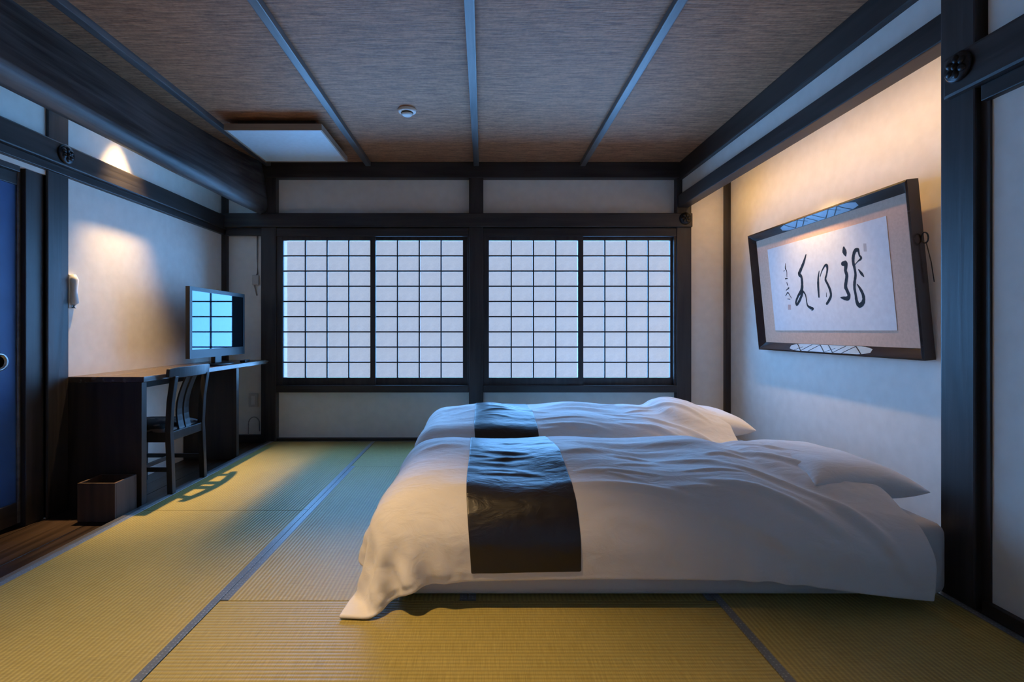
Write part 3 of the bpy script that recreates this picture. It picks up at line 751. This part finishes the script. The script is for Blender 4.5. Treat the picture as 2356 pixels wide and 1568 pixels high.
tv.children[-1].scale = (.95, 1.9, 1); tv.children[-1].location = (-.02, 0, 0)
rc = thing('remote_control', 'small black remote control lying beside the television stand', 'remote', (-1.985, 4.27, .731), .2)
obj('body', MB().box(-.022, .022, -.075, .075, 0, .018), TVBLACK, rc, .006)
kp = obj('key', MB().box(-.004, .004, -.004, .004, 0, .003), CABLE, rc, .001, loc=(-.01, -.04, .0175), segs=1)
for i in range(2):
    for j in range(5):
        if i or j: share(kp, rc, (-.01 + .02 * i, -.04 + .02 * j, .0175))

# ------------------------------------------------------------------ lamp, detector, wall fittings
cl = thing('ceiling_light', 'square flat ceiling light with pale blue-white panel near the log beam', 'ceiling light', (-1.485, 3.962, 2.405))
obj('base', MB().box(-.28, .28, -.28, .28, .045, .094), LAMPD, cl, .004)
obj('frame', MB().box(-.345, .345, -.345, -.333, .0, .045).box(-.345, .345, .333, .345, .0, .045).box(-.345, -.333, -.333, .333, 0, .045).box(.333, .345, -.333, .333, 0, .045), LAMPB, cl, 0)
obj('diffuser', MB().box(-.333, .333, -.333, .333, .003, .042), LAMPW, cl, .003)
sd = thing('smoke_detector', 'small round white smoke detector on the brown ceiling', 'smoke detector', (-.52, 3.50, 2.500))
obj('base_ring', MB().lathe([(0, 0), (.060, 0), (.062, -.004), (.060, -.018), (.052, -.022), (0, -.022)]), WHITEP, sd, 0, True)
obj('sensor_head', MB().lathe([(.0, -.020), (.040, -.021), (.038, -.034), (.030, -.042), (.0, -.044)]), WHITEP, sd, 0, True)
obj('smoke_slot', MB().lathe([(.0405, -.024), (.0415, -.025), (.0405, -.030), (.039, -.031)]), BLACKC, sd, 0, True)

def nail_cover(loc, facing, label):
    """carved black flower boss nailed over the crossing of rail and pillar; facing is the outward X sign or -y"""
    t = thing('nail_cover', label, 'nail cover', loc, 0, 'carved nail covers on the pillars')
    t.rotation_euler = {'+x': (0, math.pi / 2, 0), '-x': (0, -math.pi / 2, 0), '-y': (math.pi / 2, 0, 0)}[facing]
    obj('boss', MB().lathe([(0, -.004), (.050, -.004), (.054, .003), (.047, .010), (0, .012)], n=28), IRON, t, 0, True)
    def petal():
        m = MB(); rg = []
        for k in range(7):
            a = math.pi * k / 6; r = .0135 * math.sin(a); h = -.0165 * math.cos(a)
            rg.append([(h + .027, r * math.cos(q * math.pi / 5), .010 + .7 * r * math.sin(q * math.pi / 5)) for q in range(10)])
        return m.loft(rg)
    p = obj('petal', petal(), IRON, t, 0, True)
    for k in range(1, 6):
        c = share(p, t, (0, 0, 0)); c.rotation_euler = (0, 0, k * math.pi / 3)
    obj('center_stud', MB().lathe([(0, .008), (.012, .009), (.011, .019), (.005, .023), (0, .024)], n=16), IRON, t, 0, True)
nail_cover((1.718, 1.855, 1.945), '-x', 'carved black nail cover on the near right pillar, beside the alcove')
nail_cover((XL + .054, 2.835, 1.965), '+x', 'carved black nail cover on the left pillar, above the desk end')
nail_cover(((P_R0 + P_R1) / 2 - .0, YP - .032, PZ(504, YP)), '-y', 'carved black nail cover on the back right pillar, beside the right window')

wi = thing('wall_unit', 'white rounded wall unit half hidden behind the left pillar', 'wall unit', (XL + .001, 2.930, 1.12))
obj('back_plate', MB().box(0, .012, -.024, .03, 0, .19), WHITEP, wi, .004)
obj('handset', MB().tube([(.018, 0, .0), (.022, 0, .03), (.020, 0, .095), (.022, 0, .16), (.018, 0, .19)], [.012, .022, .017, .022, .012], 14), WHITEP, wi, 0, True)

# cable and sockets on the pale wall piece in the left corner
yc = YB - .012
wc = thing('wall_cable', 'grey cable with clip box running down the plaster beside the left pillar', 'cable', (-2.06, yc, 1.45))
obj('cord', MB().tube([(.008, .004, .42), (.007, .004, .2), (.010, .004, .06), (-.012, .002, .02), (-.015, .0, -.05), (.004, .004, -.14)], .006, 8), CABLE, wc, 0, True)
obj('clip_box', MB().box(-.035, .025, -.012, .011, -.045, .045), CREAMP, wc, .008)
so = thing('wall_socket', 'pale wall socket plate low on the plaster under the desk', 'socket', (-2.085, yc, .36))
obj('plate', MB().box(-.04, .04, -.004, .011, -.06, .06), CREAMP, so, .004)
obj('socket_insert', MB().box(-.018, .018, -.007, 0, -.04, .04), WHITEP, so, .002)
lc = tag(obj('looped_cord', MB().tube([(.045, 0, -.02)] + [(.0 + .05 * math.cos(a) , -.012, .05 + .06 * math.sin(a)) for a in [math.pi * (.1 + .9 * k / 12) for k in range(13)]] + [(-.052, -.01, -.03), (-.05, -.012, -.12), (-.03, -.02, -.15)], .005, 8), CABLE, None, 0, True, loc=(-2.075, yc, .10)), 'looped pale cord hanging on the wall behind the desk panel', 'cord')
